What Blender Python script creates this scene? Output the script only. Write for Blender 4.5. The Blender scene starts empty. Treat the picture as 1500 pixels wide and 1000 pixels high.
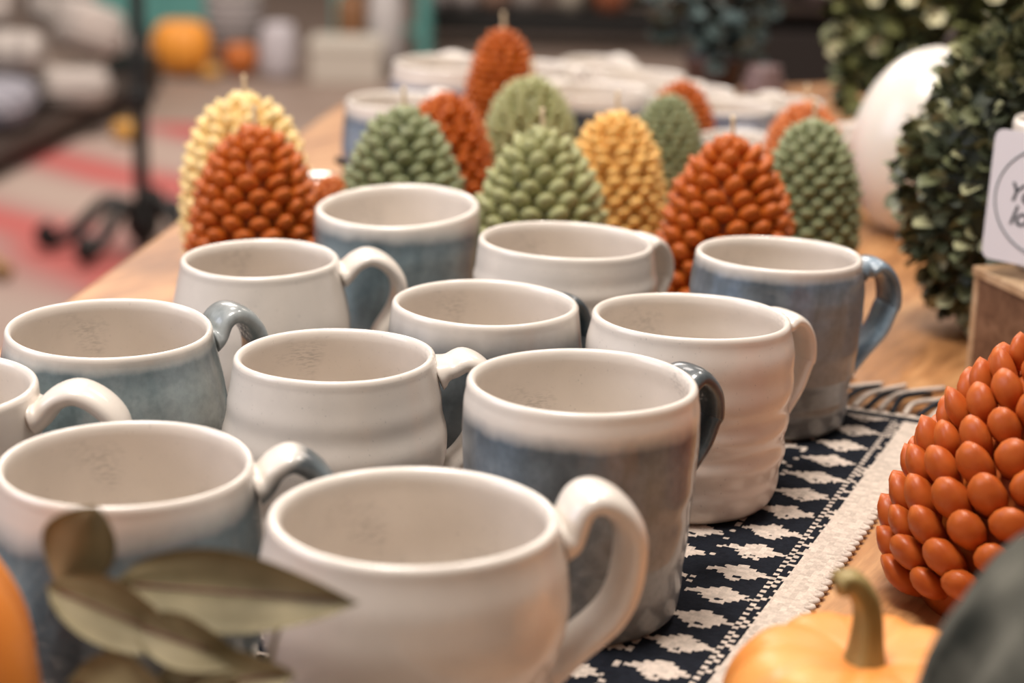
import bpy, math, random
import numpy as np
from mathutils import Vector, Matrix, Euler
random.seed(7); rng = np.random.default_rng(7)
U = 0.01                                   # authored in centimetres, scene in metres
SC = bpy.context.scene
COL = SC.collection
PI = math.pi

# ------------------------------------------------------------------ camera, world, lights, exposure
pitch, roll = 0.28269, 0.02534
cp, sp, cr, sr = math.cos(pitch), math.sin(pitch), math.cos(roll), math.sin(roll)
fw = Vector((0, cp, -sp)); up0 = Vector((0, sp, cp)); rt0 = Vector((1, 0, 0))
rt = cr*rt0 + sr*up0; up = -sr*rt0 + cr*up0
cam = bpy.data.cameras.new('camera'); camo = bpy.data.objects.new('camera', cam); COL.objects.link(camo)
M = Matrix((rt, up, -fw)).transposed().to_4x4(); M.translation = Vector((0, 0, 33.8475*U)); camo.matrix_world = M
cam.sensor_width = 36; cam.lens = 36*2908.3/1500; cam.clip_start = 0.02; cam.clip_end = 60
cam.dof.use_dof = True; cam.dof.focus_distance = 0.88; cam.dof.aperture_fstop = 6.0; cam.dof.aperture_blades = 0
SC.camera = camo

wd = bpy.data.worlds.new('world'); SC.world = wd; wd.use_nodes = True
wd.node_tree.nodes['Background'].inputs[0].default_value = (0.86, 0.77, 0.70, 1)
wd.node_tree.nodes['Background'].inputs[1].default_value = 0.33
SC.view_settings.view_transform = 'Standard'; SC.view_settings.look = 'None'
SC.view_settings.exposure = 0.07; SC.view_settings.gamma = 1; SC.view_settings.use_curve_mapping = False

def area(name, loc, target, size, power, color, sy=None):
    l = bpy.data.lights.new(name, 'AREA'); l.energy = power; l.color = color; l.size = size
    if sy: l.shape = 'RECTANGLE'; l.size_y = sy
    o = bpy.data.objects.new(name, l); COL.objects.link(o); o.location = Vector(loc)*U
    o.rotation_euler = (Vector(target)-Vector(loc)).to_track_quat('-Z', 'Y').to_euler(); return o
area('ceiling_light', (-35, 60, 215), (0, 95, 0), 0.6, 50, (1.0, 0.93, 0.86))
area('ceiling_light', (60, 150, 215), (0, 110, 0), 0.4, 20, (1.0, 0.91, 0.82))
area('ceiling_light', (-50, 230, 215), (0, 150, 0), 0.6, 14, (1.0, 0.91, 0.84))
area('shop_window_light', (-260, 60, 130), (0, 110, 0), 1.6, 34, (0.80, 0.84, 1.0))
area('ceiling_light', (-100, 520, 240), (-60, 560, -75), 1.6, 130, (1.0, 0.90, 0.82))
area('ceiling_light', (120, 420, 240), (60, 500, -75), 1.2, 35, (1.0, 0.88, 0.78))

# ------------------------------------------------------------------ materials
def nm(name):
    m = bpy.data.materials.new(name); m.use_nodes = True; nt = m.node_tree
    return m, nt, nt.nodes['Principled BSDF']
def N(nt, typ, **kw):
    n = nt.nodes.new(typ)
    for k, v in kw.items(): setattr(n, k, v)
    return n
def ramp(nt, stops, src):
    r = N(nt, 'ShaderNodeValToRGB'); e = r.color_ramp.elements
    while len(e) < len(stops): e.new(0.5)
    for k, (p, c) in enumerate(stops): e[k].position = p; e[k].color = (*c, 1)
    nt.links.new(src, r.inputs[0]); return r.outputs[0]
def noise(nt, scale, detail=3, vec=None, dist=0):
    n = N(nt, 'ShaderNodeTexNoise'); n.inputs['Scale'].default_value = scale; n.inputs['Detail'].default_value = detail
    n.inputs['Distortion'].default_value = dist
    if vec is not None: nt.links.new(vec, n.inputs['Vector'])
    return n.outputs[0]
def coord(nt, scale=(1, 1, 1)):
    t = N(nt, 'ShaderNodeTexCoord'); m = N(nt, 'ShaderNodeMapping'); m.inputs['Scale'].default_value = scale
    nt.links.new(t.outputs['Object'], m.inputs[0]); return m.outputs[0]
def bump(nt, b, src, strength=0.3, dist=0.001):
    n = N(nt, 'ShaderNodeBump'); n.inputs['Strength'].default_value = strength; n.inputs['Distance'].default_value = dist
    nt.links.new(src, n.inputs['Height']); nt.links.new(n.outputs[0], b.inputs['Normal'])
def simple(name, c, rough=0.6, c2=None, scale=30, metallic=0, sss=0, bumps=0, coat=0, stretch=(1, 1, 1), bd=0.001):
    m, nt, b = nm(name); b.inputs['Roughness'].default_value = rough; b.inputs['Metallic'].default_value = metallic
    b.inputs['Base Color'].default_value = (*c, 1)
    if c2 or bumps: v = coord(nt, stretch); n = noise(nt, scale, 4, v)
    if c2: nt.links.new(ramp(nt, [(0.35, c), (0.65, c2)], n), b.inputs['Base Color'])
    if bumps: bump(nt, b, n, bumps, bd)
    if sss:
        b.inputs['Subsurface Weight'].default_value = sss; b.inputs['Subsurface Radius'].default_value = (0.006, 0.003, 0.0015)
        b.inputs['Subsurface Scale'].default_value = 1.0
    if coat: b.inputs['Coat Weight'].default_value = coat; b.inputs['Coat Roughness'].default_value = 0.15
    return m

WHITE = (0.74, 0.665, 0.59)
def glaze_white(name, tone=WHITE, spec=0.5, smudge=0.0):
    m, nt, b = nm(name); v = coord(nt)
    n1 = noise(nt, 60, 5, v); n2 = noise(nt, 700, 2, v)
    big = ramp(nt, [(0.3, tone), (0.7, tuple(x*0.93 for x in tone))], n1)
    mx = N(nt, 'ShaderNodeMix', data_type='RGBA'); sp_ = ramp(nt, [(0.68, (0, 0, 0)), (0.76, (1, 1, 1))], n2)
    pa = N(nt, 'ShaderNodeMath', operation='MULTIPLY'); nt.links.new(sp_, pa.inputs[0]); pa.inputs[1].default_value = spec
    nt.links.new(pa.outputs[0], mx.inputs[0]); nt.links.new(big, mx.inputs[6]); mx.inputs[7].default_value = (0.36, 0.33, 0.30, 1)
    n6 = noise(nt, 28, 3, v); n7 = noise(nt, 520, 4, coord(nt, (.6, .6, 2.5)))                                 # faint iron smudges
    sm = N(nt, 'ShaderNodeMath', operation='MULTIPLY'); nt.links.new(ramp(nt, [(0.55, (0, 0, 0)), (0.66, (smudge,)*3)], n6), sm.inputs[0]); nt.links.new(ramp(nt, [(0.46, (0, 0, 0)), (0.62, (1, 1, 1))], n7), sm.inputs[1])
    m2 = N(nt, 'ShaderNodeMix', data_type='RGBA'); nt.links.new(sm.outputs[0], m2.inputs[0]); nt.links.new(mx.outputs[2], m2.inputs[6]); m2.inputs[7].default_value = (0.40, 0.36, 0.32, 1)
    nt.links.new(m2.outputs[2], b.inputs['Base Color'])
    b.inputs['Roughness'].default_value = 0.38; b.inputs['Coat Weight'].default_value = 0.6; b.inputs['Coat Roughness'].default_value = 0.08
    bump(nt, b, n1, 0.12, 0.001)
    return m
def glaze_blue(name, edge, slant=(0, 0), cols=None, wob=0.005, soft=0.0035):
    """white band over a mottled slate-blue glaze; edge = height (cm) of the glaze line, slant = its tilt in x and y"""
    cols = cols or [(0.040, 0.062, 0.078), (0.125, 0.185, 0.215), (0.20, 0.265, 0.29)]
    m, nt, b = nm(name); v = coord(nt); vs = coord(nt, (1, 1, 0.35))
    n1 = noise(nt, 38, 6, vs, 0.4); n2 = noise(nt, 110, 5, v); n3 = noise(nt, 22, 3, vs)
    blue0 = ramp(nt, [(0.34, cols[0]), (0.47, cols[1]), (0.61, cols[2])], n1)
    n5 = noise(nt, 9, 3, v); warm = N(nt, 'ShaderNodeMix', data_type='RGBA'); nt.links.new(blue0, warm.inputs[6]); warm.inputs[7].default_value = (cols[1][0]*1.15, cols[1][0]*1.05, cols[1][0]*.92, 1)  # grey-brown patches mixed into the glaze colour stand in for warm reflections
    wf = ramp(nt, [(0.45, (0, 0, 0)), (0.62, (.75, .75, .75))], n5); nt.links.new(wf, warm.inputs[0])
    n4 = noise(nt, 260, 4, v); gm = N(nt, 'ShaderNodeMix', data_type='RGBA', blend_type='MULTIPLY'); gm.inputs[0].default_value = 1
    nt.links.new(warm.outputs[2], gm.inputs[6]); nt.links.new(ramp(nt, [(0.35, (.86, .87, .88)), (0.6, (1.05, 1.05, 1.05))], n4), gm.inputs[7]); blue = gm.outputs[2]
    sepx = N(nt, 'ShaderNodeSeparateXYZ'); nt.links.new(v, sepx.inputs[0])
    def mad(a, k, c):
        q = N(nt, 'ShaderNodeMath', operation='MULTIPLY_ADD'); nt.links.new(a, q.inputs[0]); q.inputs[1].default_value = k
        if isinstance(c, (int, float)): q.inputs[2].default_value = c
        else: nt.links.new(c, q.inputs[2])
        return q.outputs[0]
    h = mad(sepx.outputs[0], slant[0], sepx.outputs[2]); h = mad(sepx.outputs[1], slant[1], h)
    h = mad(n3, wob, h); h = mad(n2, 0.003, h); off = edge*U + wob*0.5 + 0.0015
    f = mad(h, 1/soft/2, -off/soft/2 + 0.5)
    mask = ramp(nt, [(0.0, (0, 0, 0)), (1.0, (1, 1, 1))], f)
    dark = ramp(nt, [(0.0, (1, 1, 1)), (0.42, (0.50, 0.52, 0.55)), (0.75, (1, 1, 1))], mad(h, 1/0.022, -off/0.022 + 0.62))
    mul = N(nt, 'ShaderNodeMix', data_type='RGBA', blend_type='MULTIPLY'); mul.inputs[0].default_value = 0.8
    nt.links.new(blue, mul.inputs[6]); nt.links.new(dark, mul.inputs[7])
    mx = N(nt, 'ShaderNodeMix', data_type='RGBA'); nt.links.new(mask, mx.inputs[0]); nt.links.new(mul.outputs[2], mx.inputs[6])
    mx.inputs[7].default_value = (*WHITE, 1); nt.links.new(mx.outputs[2], b.inputs['Base Color'])
    b.inputs['Roughness'].default_value = 0.36; b.inputs['Coat Weight'].default_value = 0.6; b.inputs['Coat Roughness'].default_value = 0.08
    bump(nt, b, n2, 0.12, 0.001)
    return m
M_white = glaze_white('glaze_white'); M_in = glaze_white('glaze_inside', (0.75, 0.675, 0.60), 0.35, 0.55)
M_clay = simple('raw_clay', (0.42, 0.27, 0.17), 0.8)

def attr_mat(name, rough=0.9):
    m, nt, b = nm(name); a = N(nt, 'ShaderNodeAttribute'); a.attribute_name = 'col'; v = coord(nt)
    n = noise(nt, 900, 3, v); mx = N(nt, 'ShaderNodeMix', data_type='RGBA', blend_type='MULTIPLY'); mx.inputs[0].default_value = 1
    nt.links.new(a.outputs['Color'], mx.inputs[6]); nt.links.new(ramp(nt, [(0.3, (0.78, 0.78, 0.78)), (0.7, (1, 1, 1))], n), mx.inputs[7])
    nt.links.new(mx.outputs[2], b.inputs['Base Color']); b.inputs['Roughness'].default_value = rough; b.inputs['Specular IOR Level'].default_value = 0.1
    bump(nt, b, n, 0.5, 0.0006); return m

def wood(name, c1, c2, c3, rough=0.5, scale=9, stretch=(6, 0.6, 6), rot=0.0, coat=0.15):
    m, nt, b = nm(name); t = N(nt, 'ShaderNodeTexCoord'); mp = N(nt, 'ShaderNodeMapping')
    mp.inputs['Rotation'].default_value = (0, 0, rot); nt.links.new(t.outputs['Object'], mp.inputs[0])
    mp2 = N(nt, 'ShaderNodeMapping'); mp2.inputs['Scale'].default_value = stretch; nt.links.new(mp.outputs[0], mp2.inputs[0])
    n = noise(nt, scale, 8, mp2.outputs[0], 0.8); n2 = noise(nt, scale*9, 3, mp2.outputs[0])
    c = ramp(nt, [(0.3, c1), (0.5, c2), (0.7, c3)], n)
    mx = N(nt, 'ShaderNodeMix', data_type='RGBA', blend_type='MULTIPLY'); mx.inputs[0].default_value = 0.5
    nt.links.new(c, mx.inputs[6]); nt.links.new(ramp(nt, [(0.4, (0.65, 0.6, 0.55)), (0.6, (1, 1, 1))], n2), mx.inputs[7])
    nt.links.new(mx.outputs[2], b.inputs['Base Color']); b.inputs['Roughness'].default_value = rough
    b.inputs['Coat Weight'].default_value = coat; bump(nt, b, n2, 0.15, 0.0008); return m

# ------------------------------------------------------------------ object helpers
def tag(o, label=None, cat=None, group=None, kind=None):
    if label: o['label'] = label
    if cat: o['category'] = cat
    if group: o['group'] = group
    if kind: o['kind'] = kind
    return o
def empty(name, loc, rz=0, **k):
    o = bpy.data.objects.new(name, None); COL.objects.link(o); o.empty_display_size = 0.02
    o.location = Vector(loc)*U; o.rotation_euler = (0, 0, rz); return tag(o, **k)
def mk(name, V, F, mats, parent=None, loc=(0, 0, 0), rot=(0, 0, 0), smooth=True, mi=None):
    me = bpy.data.meshes.new(name)
    V = np.asarray(V, float)*U
    me.from_pydata(V.tolist(), [], [tuple(f) for f in F])
    for m in (mats if isinstance(mats, (list, tuple)) else [mats]): me.materials.append(m)
    if smooth: me.polygons.foreach_set('use_smooth', [True]*len(me.polygons))
    if mi is not None: me.polygons.foreach_set('material_index', mi)
    me.update()
    o = bpy.data.objects.new(name, me); COL.objects.link(o)
    if parent: o.parent = parent
    o.location = Vector(loc)*U; o.rotation_euler = rot
    return o
def link_copy(o, parent=None):
    c = o.copy(); COL.objects.link(c)
    if parent: c.parent = parent
    return c
def grid_faces(nu, nv, wrap_u=True, base=0):
    F = []
    for j in range(nv-1):
        for i in range(nu if wrap_u else nu-1):
            a = base+j*nu+i; b_ = base+j*nu+(i+1) % nu; F.append((a, b_, b_+nu, a+nu))
    return F
def lathe(prof, seg=64, fn=None):
    th = np.linspace(0, 2*PI, seg, endpoint=False); V = []
    for (r, z) in prof:
        x = r*np.cos(th); y = r*np.sin(th); V.append(np.stack([x, y, np.full(seg, z)], 1))
    V = np.concatenate(V); F = grid_faces(seg, len(prof))
    F.append(tuple(range(seg-1, -1, -1))); F.append(tuple(range(len(V)-seg, len(V))))
    if fn is not None: V = fn(V)
    return V, F
def catmull(P, n=8):
    P = np.asarray(P, float); P = np.vstack([2*P[0]-P[1], P, 2*P[-1]-P[-2]]); out = []
    for i in range(1, len(P)-2):
        a, b_, c, d = P[i-1:i+3]
        for k in range(n):
            t = k/n; out.append(.5*((2*b_)+(-a+c)*t+(2*a-5*b_+4*c-d)*t*t+(-a+3*b_-3*c+d)*t**3))
    out.append(P[-2]); return np.array(out)
def sweep(path, wid, thk, side, seg=16, power=2.0, cap=True):
    """elliptical section swept along path; wid along 'side' vector(s), thk across it (both half sizes per point)"""
    path = np.asarray(path, float); n = len(path); T = np.gradient(path, axis=0); T /= np.linalg.norm(T, axis=1)[:, None]
    side = np.broadcast_to(np.asarray(side, float), path.shape)
    Sx = side-(side*T).sum(1)[:, None]*T; Sx /= np.linalg.norm(Sx, axis=1)[:, None]; Nn = np.cross(T, Sx)
    wid = np.broadcast_to(wid, n); thk = np.broadcast_to(thk, n)
    a = np.linspace(0, 2*PI, seg, endpoint=False); ca, sa = np.cos(a), np.sin(a)
    ca = np.sign(ca)*abs(ca)**(2/power); sa = np.sign(sa)*abs(sa)**(2/power)
    V = (path[:, None]+ca[None, :, None]*wid[:, None, None]*Sx[:, None]+sa[None, :, None]*thk[:, None, None]*Nn[:, None]).reshape(-1, 3)
    F = grid_faces(seg, n)
    if cap: F.append(tuple(range(seg-1, -1, -1))); F.append(tuple(range(len(V)-seg, len(V))))
    return V, F
def tube(path, r, seg=8):
    path = np.asarray(path, float); d = path[-1]-path[0]
    s = np.cross(d, [0, 0, 1]) if abs(d[2]) < 0.9*np.linalg.norm(d) else np.array([1., 0, 0])
    return sweep(path, r, r, s, seg)
def merge(parts):
    V = []; F = []; b = 0
    for v, f in parts:
        V.append(np.asarray(v)); F += [tuple(i+b for i in q) for q in f]; b += len(v)
    return np.concatenate(V), F
def boxm(x0, x1, y0, y1, z0, z1):
    V = np.array([(x, y, z) for z in (z0, z1) for y in (y0, y1) for x in (x0, x1)], float)
    return V, [(0, 2, 3, 1), (4, 5, 7, 6), (0, 1, 5, 4), (2, 6, 7, 3), (0, 4, 6, 2), (1, 3, 7, 5)]
def bevel(o, w=0.3, seg=2):
    m = o.modifiers.new('bevel', 'BEVEL'); m.width = w*U; m.segments = seg; m.limit_method = 'ANGLE'; return o
def superell(a, b, c, e1=1.0, e2=1.0, nu=28, nv=16):
    V = []
    sg = lambda v, e: np.sign(v)*abs(v)**e
    th = np.linspace(0, 2*PI, nu, endpoint=False)
    for p in np.linspace(-PI/2+0.05, PI/2-0.05, nv):
        V.append(np.stack([a*sg(np.cos(p), e1)*sg(np.cos(th), e2), b*sg(np.cos(p), e1)*sg(np.sin(th), e2), np.full(nu, c*sg(np.sin(p), e1))], 1))
    V = np.concatenate(V); F = grid_faces(nu, nv); F.append(tuple(range(nu-1, -1, -1))); F.append(tuple(range(len(V)-nu, len(V))))
    return V, F

# ------------------------------------------------------------------ the room
FLZ = -75.0
m_floor = simple('floor_boards', (0.235, 0.165, 0.13), 0.55, (0.30, 0.225, 0.185), 3, stretch=(1, 4, 1))
tag(mk('floor', *boxm(-500, 500, -150, 1150, FLZ-5, FLZ), m_floor, smooth=False), kind='structure')
m_wall = simple('wall_paint', (0.10, 0.07, 0.055), 0.8)
tag(mk('wall_back', *boxm(-500, 500, 1150, 1160, FLZ, 200), m_wall, smooth=False), kind='structure')

# ------------------------------------------------------------------ display table
TZ = -0.3
M_table = wood('table_wood', (0.22, 0.09, 0.03), (0.44, 0.205, 0.075), (0.60, 0.33, 0.145), 0.42, 7, (5, 0.7, 5), 0.5)
table = empty('display_table', (0, 0, FLZ), label='warm brown wooden display table that carries all the mugs and candles', cat='table')
dz = -FLZ
tp = mk('tabletop', [(-44, 15, TZ-4+dz), (75, 15, TZ-4+dz), (75, 243, TZ-4+dz), (-18.5, 205, TZ-4+dz), (-44, 15, TZ+dz), (75, 15, TZ+dz), (75, 243, TZ+dz), (-18.5, 205, TZ+dz),
                         (-27.4, 137, TZ-4+dz), (-27.4, 137, TZ+dz)],
        [(3, 2, 1, 0, 8), (4, 5, 6, 7, 9), (0, 1, 5, 4), (1, 2, 6, 5), (2, 3, 7, 6), (3, 8, 9, 7), (8, 0, 4, 9)], M_table, table, smooth=False)
bevel(tp, 0.4)
M_dkwood = wood('dark_wood', (0.018, 0.010, 0.007), (0.032, 0.017, 0.011), (0.05, 0.027, 0.017), 0.6, coat=0)
leg = bevel(mk('leg', *boxm(-4, 4, -4, 4, 0, dz+TZ-4), M_table, table, (-30, 25, 0), smooth=False), 0.4)
for p in ((65, 25, 0), (65, 225, 0), (-8, 200, 0)):
    c = link_copy(leg); c.location = Vector(p)*U
mk('apron', *boxm(-28, 66, 24, 26, dz+TZ-12, dz+TZ-4), M_table, table, smooth=False)

# ------------------------------------------------------------------ woven runner
RO = np.array([13.05, 78.1]); ru = np.array([.383, .9237]); rn = np.array([-.9237, .383])
RA = math.atan2(ru[1], ru[0])           # local x = along the runner, local y = to its left
runner = empty('table_runner', (RO[0], RO[1], 0), RA, label='black and cream woven table runner with stepped motifs under the mugs', cat='table runner')
CREAM = (0.62, 0.52, 0.44); BLACK = (0.012, 0.014, 0.02)
S0, S1, WD = -60.0, 27.6, 44.0
cs, ct = 0.26, 0.26
ns, nt_ = int((S1-S0)/0.13), int(WD/0.13)
s = S0+np.arange(ns+1)*0.13; t = np.arange(nt_+1)*0.13
Sg, Tg = np.meshgrid(s, t, indexing='ij')
row = np.floor(Sg/cs); 
z = 0.05*np.abs(np.sin(PI*Sg/cs))*(0.6+0.4*np.abs(np.sin(PI*(Tg/ct+0.5*(row % 2)))))-0.06
z += rng.normal(0, 0.008, z.shape)
z += 0.05*np.sin(Sg*0.35+Tg*0.2)*np.clip((Tg-1)/3, 0, 0)
edge_w = 0.10*np.sin(Sg*2*PI/0.72)+rng.normal(0, 0.015, Sg.shape)
Tdisp = Tg+edge_w*np.clip(1-Tg/0.6, 0, 1)
z = np.where(Tg < 0.13, z-0.16, z)
V = np.stack([Sg+rng.normal(0, 0.012, Sg.shape), Tdisp, z], -1).reshape(-1, 3)
idx = np.arange((ns+1)*(nt_+1)).reshape(ns+1, nt_+1)
Fq = np.stack([idx[:-1, :-1], idx[1:, :-1], idx[1:, 1:], idx[:-1, 1:]], -1).reshape(-1, 4)
cloth = mk('cloth', V, Fq.tolist(), attr_mat('woven_cotton'), runner)
def cell_hash(a, b): return np.modf(np.abs(np.sin(a*12.9898+b*78.233)*43758.5453))[0]
sc_ = (Sg[:-1, :-1]+0.065); tc = (Tg[:-1, :-1]+0.065)
ri = np.floor(sc_/cs); ti = np.floor(tc/ct)
sj = sc_+(cell_hash(ri, ti)-.5)*0.10; tj = tc+(cell_hash(ti, ri)-.5)*0.16
cream = tj < 1.72
dots = (ti == 8) & (ri % 2 == 0) | (ti == 7) & (ri % 2 == 1) & (cell_hash(ri, ti) > .35)
cream |= dots
per = 2.72
for k in range(12):
    c0 = 3.75+k*3.3
    off = (0.0 if k % 2 == 0 else per/2)
    ph = (sj-off-0.35) % per - per/2                                   # -1.36..1.36 along the runner
    rowi = np.round(ph/0.26)
    hw = np.select([rowi == -3, rowi == -2, rowi == -1, rowi == 0, rowi == 1, rowi == 2, rowi == 3], [0.30, 0.62, 0.90, 1.36, 1.10, 0.62, 0.25], 0)
    hw = np.where((rowi >= 0) & (tc > c0), hw*1.12, hw)
    notch = (rowi == -2) & (np.abs(tj-c0) < 0.12)
    cream |= (np.abs(tj-c0) < hw) & ~notch
    cream |= (np.abs(tc-(c0+1.68)) < 0.1) & (cell_hash(ri, k+0*ti) > .72)
cream |= (sc_ > 27.0) & (tj > 1.4)
cream &= ~((sc_ > 26.2) & (sc_ < 27.0))
fc = np.where(cream[..., None], np.array(CREAM), np.array(BLACK))*(0.85+0.3*cell_hash(ri+.3, ti+.7)[..., None])
a = cloth.data.attributes.new('col', 'FLOAT_COLOR', 'FACE')
a.data.foreach_set('color', np.concatenate([fc.reshape(-1, 3), np.ones((fc.shape[0]*fc.shape[1], 1))], 1).astype(np.float32).ravel())
M_cream = simple('cream_yarn', CREAM, 0.95, (0.50, 0.42, 0.36), 300, bumps=0.5)
M_black = simple('black_yarn', BLACK, 0.95)
# little loops where the weft turns round at the cream edge
loops = []
for k in range(120):
    s0 = S0+0.5+k*0.72; p = catmull([(s0-.24, 0.16, -0.10), (s0-.12, -0.12, -0.08), (s0+.12, -0.13, -0.10), (s0+.24, 0.16, -0.12)], 3)
    loops.append(tube(p, 0.13, 6))
tag(mk('edge_loops', *merge(loops), M_cream, runner), kind='stuff')
# fringe
for k in range(60):
    t0 = 0.5+k*0.72; L = random.uniform(4.4, 6.0); w = random.uniform(-1.6, 0.6)-(0.9 if k < 9 else 0)
    hgt = random.uniform(0.0, 0.35)
    p = catmull([(S1-.3, t0, -0.02), (S1+L*.3, t0+w*.15+random.uniform(-.2, .2), 0.05+hgt), (S1+L*.65, t0+w*.5+random.uniform(-.3, .3), 0.0+hgt*.6), (S1+L, t0+w, -0.12)], 6)
    V, F = tube(p, 0.17, 8)
    mk('fringe_strand', V, F, M_black if k % 2 else M_cream, runner)

# ------------------------------------------------------------------ mugs
def smooth(x): x = np.clip(x, 0, 1); return x*x*(3-2*x)
def mug(label, loc, R, H, prof, az, mat, hmat, zt=None, zb=3.0, crest=0.6, ext=3.1, slope=(0, 0), rings=(0.03, 6), rootmat=None, sw=1.0, st=0.46, group='handmade mugs standing on the runner', wall=0.42, curl=1.0, seg=96):
    """prof: (height fraction, radius factor) from base to rim; az: handle direction; slope: tilt of the rim"""
    root = empty('mug', loc, label=label, cat='mug', group=group)
    hz = np.array([p[0] for p in prof])*H; rr = np.array([p[1] for p in prof])*R
    zz = np.concatenate([np.linspace(0.35, H-0.42, 46)])
    P = np.stack([hz, rr], 1); C = catmull(P, 10); order = np.argsort(C[:, 0])
    rad = lambda q: np.interp(q, C[order, 0], C[order, 1])
    amp, nr = rings
    pr = [(0.02, 0.0), (rad(0)*0.93, 0.0), (rad(0)*0.975, 0.08)]
    ph = random.uniform(0, 6)
    for q in zz:
        fade = smooth((H-0.9-q)/1.5)
        pr.append((rad(q)+amp*math.sin(nr*q/H*2*PI*0.9+ph)*float(fade)*(0.6+0.4*math.sin(q*1.7+ph)), q))
    Rr = rad(H-0.42); w = wall
    for a_ in np.linspace(PI/10, PI, 10):                                  # rounded lip
        pr.append((Rr-w/2+w/2*math.cos(a_)+0.02*math.sin(a_), H-0.42+0.40*math.sin(a_)**0.8))
    for q in np.linspace(H-0.55, 1.2, 26): pr.append((rad(q)-w-0.02, q))
    rb = rad(1.0)-w
    for k in range(1, 7): a_ = k/6*PI/2; pr.append((rb-0.8+0.8*math.cos(a_), 1.2-0.6*math.sin(a_)))
    pr.append((0.02, 0.6))
    nout = 3+len(zz)+2
    wob = rng.uniform(0, 6, 4)
    def fn(V):
        th = np.arctan2(V[:, 1], V[:, 0]); r = np.hypot(V[:, 0], V[:, 1]); zf = smooth((V[:, 2]-H*.45)/(H*.55))
        k = 1+0.004*np.sin(2*th+wob[0]+V[:, 2]*.2)+0.003*np.sin(3*th+wob[1])
        V = V.copy(); V[:, 0] *= k; V[:, 1] *= k
        V[:, 2] += zf*((slope[0]*V[:, 0]+slope[1]*V[:, 1])+0.02*np.sin(3*th+wob[2]))
        return V
    V, F = lathe(pr, seg, fn)
    nF = len(F); mi = [0]*nF
    for j in range(len(pr)-1):
        if j >= nout:
            for i in range(seg): mi[j*seg+i] = 1
        if j < 2:
            for i in range(seg): mi[j*seg+i] = 2
    mi[-1] = 1; mi[-2] = 2
    mk('body', V, F, [mat, M_in, M_clay], root, mi=mi)
    # strap handle
    zt = zt or H-1.0
    d = np.array([math.cos(az), math.sin(az)]); tang = np.array([-d[1], d[0], 0])
    lift = slope[0]*R*d[0]+slope[1]*R*d[1]
    ra, rbm = rad(zt), rad(zb)
    T_ = H+lift; hh = T_-zb
    Tc = T_+crest-st; zr = H+lift-1.75; ee = ext-st
    path = np.array([(ra-.06, H+lift-1.12), (ra+.30, H+lift-.96), (ra+ee*.27, Tc-.24), (ra+ee*.50, Tc), (ra+ee*.76, Tc-.38), (ra+ee*.95, Tc-hh*.19), (ra+ee, Tc-hh*.34), (ra+ee*.93, T_-hh*.53), (ra+ee*.72, T_-hh*.71), (rbm+ee*.42, zb+hh*.13), (rbm+ee*.16, zb+hh*.03), (rbm-.10, zb-.08)])
    c = catmull(path, 6); n = len(c)
    u = np.linspace(0, 1, n)
    wd_ = 1.18*sw*(1.0+0.18*np.exp(-(u/.08)**2)-0.12*smooth((u-.3)/.5)+0.22*np.exp(-((1-u)/.07)**2))
    th_ = st*(1.0+0.65*np.exp(-(u/.085)**2)+0.30*np.exp(-((1-u)/.07)**2))
    P3 = np.stack([c[:, 0]*d[0], c[:, 0]*d[1], c[:, 1]], 1)
    V, F = sweep(P3, wd_, th_, tang, 20, 2.4)
    mk('handle', V, F, hmat, root)
    return root
straight = [(0, .87), (.06, .90), (.25, .93), (.5, .97), (.75, 1.0), (.9, 1.0), (1, .985)]
pr_A = [(0, .92), (.08, .97), (.18, .99), (.30, .955), (.40, .955), (.50, 1.015), (.60, 1.06), (.70, 1.07), (.82, 1.045), (.93, 1.0), (1, .985)]
pr_B = [(0, .86), (.05, .90), (.15, .925), (.3, .955), (.42, .975), (.5, .985), (.7, 1.02), (.88, 1.02), (.95, 1.0), (1, .985)]
pr_C = [(0, .90), (.1, 1.0), (.22, 1.06), (.3, 1.03), (.4, 1.09), (.52, 1.125), (.65, 1.10), (.78, 1.055), (.92, 1.01), (1, .985)]
pr_D = [(0, .88), (.12, 1.0), (.3, 1.06), (.5, 1.07), (.7, 1.05), (.88, 1.015), (1, .985)]
pr_E = [(0, .90), (.12, 1.05), (.3, 1.13), (.5, 1.145), (.68, 1.11), (.85, 1.04), (.95, 1.0), (1, .985)]
pr_F = [(0, .86), (.05, .90), (.14, .965), (.21, .955), (.30, 1.01), (.38, .99), (.48, 1.03), (.56, 1.02), (.66, 1.055), (.75, 1.045), (.85, 1.04), (.93, 1.005), (1, .985)]
pr_G = [(0, .86), (.03, .905), (.16, .94), (.19, .93), (.30, .965), (.33, .985), (.5, 1.02), (.7, 1.045), (.86, 1.035), (.95, 1.0), (1, .985)]
cool = [(0.035, 0.058, 0.072), (0.12, 0.185, 0.22), (0.20, 0.28, 0.31)]
gray = [(0.055, 0.07, 0.08), (0.135, 0.165, 0.185), (0.215, 0.26, 0.30)]
steel = [(0.06, 0.085, 0.11), (0.145, 0.20, 0.26), (0.22, 0.30, 0.38)]
dk = [(0.020, 0.034, 0.042), (0.06, 0.09, 0.11), (0.17, 0.235, 0.27)]
M_hblue = glaze_blue('glaze_dark_handle', 60, cols=dk)
M_hsteel = glaze_blue('glaze_steel_handle', 60, cols=[(0.03, 0.045, 0.06), (0.10, 0.15, 0.20), (0.24, 0.34, 0.43)])
D2 = math.radians
mug('cream-white mug nearest the camera with its handle looping to the right', (-3.182, 63.12, 0), 5.025, 9.37, pr_A, D2(14), M_white, M_white, zb=3.3, crest=.75, ext=3.15, slope=(-.006, -.010), rings=(.02, 4), sw=1.05, st=.50, wall=.5)
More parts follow.
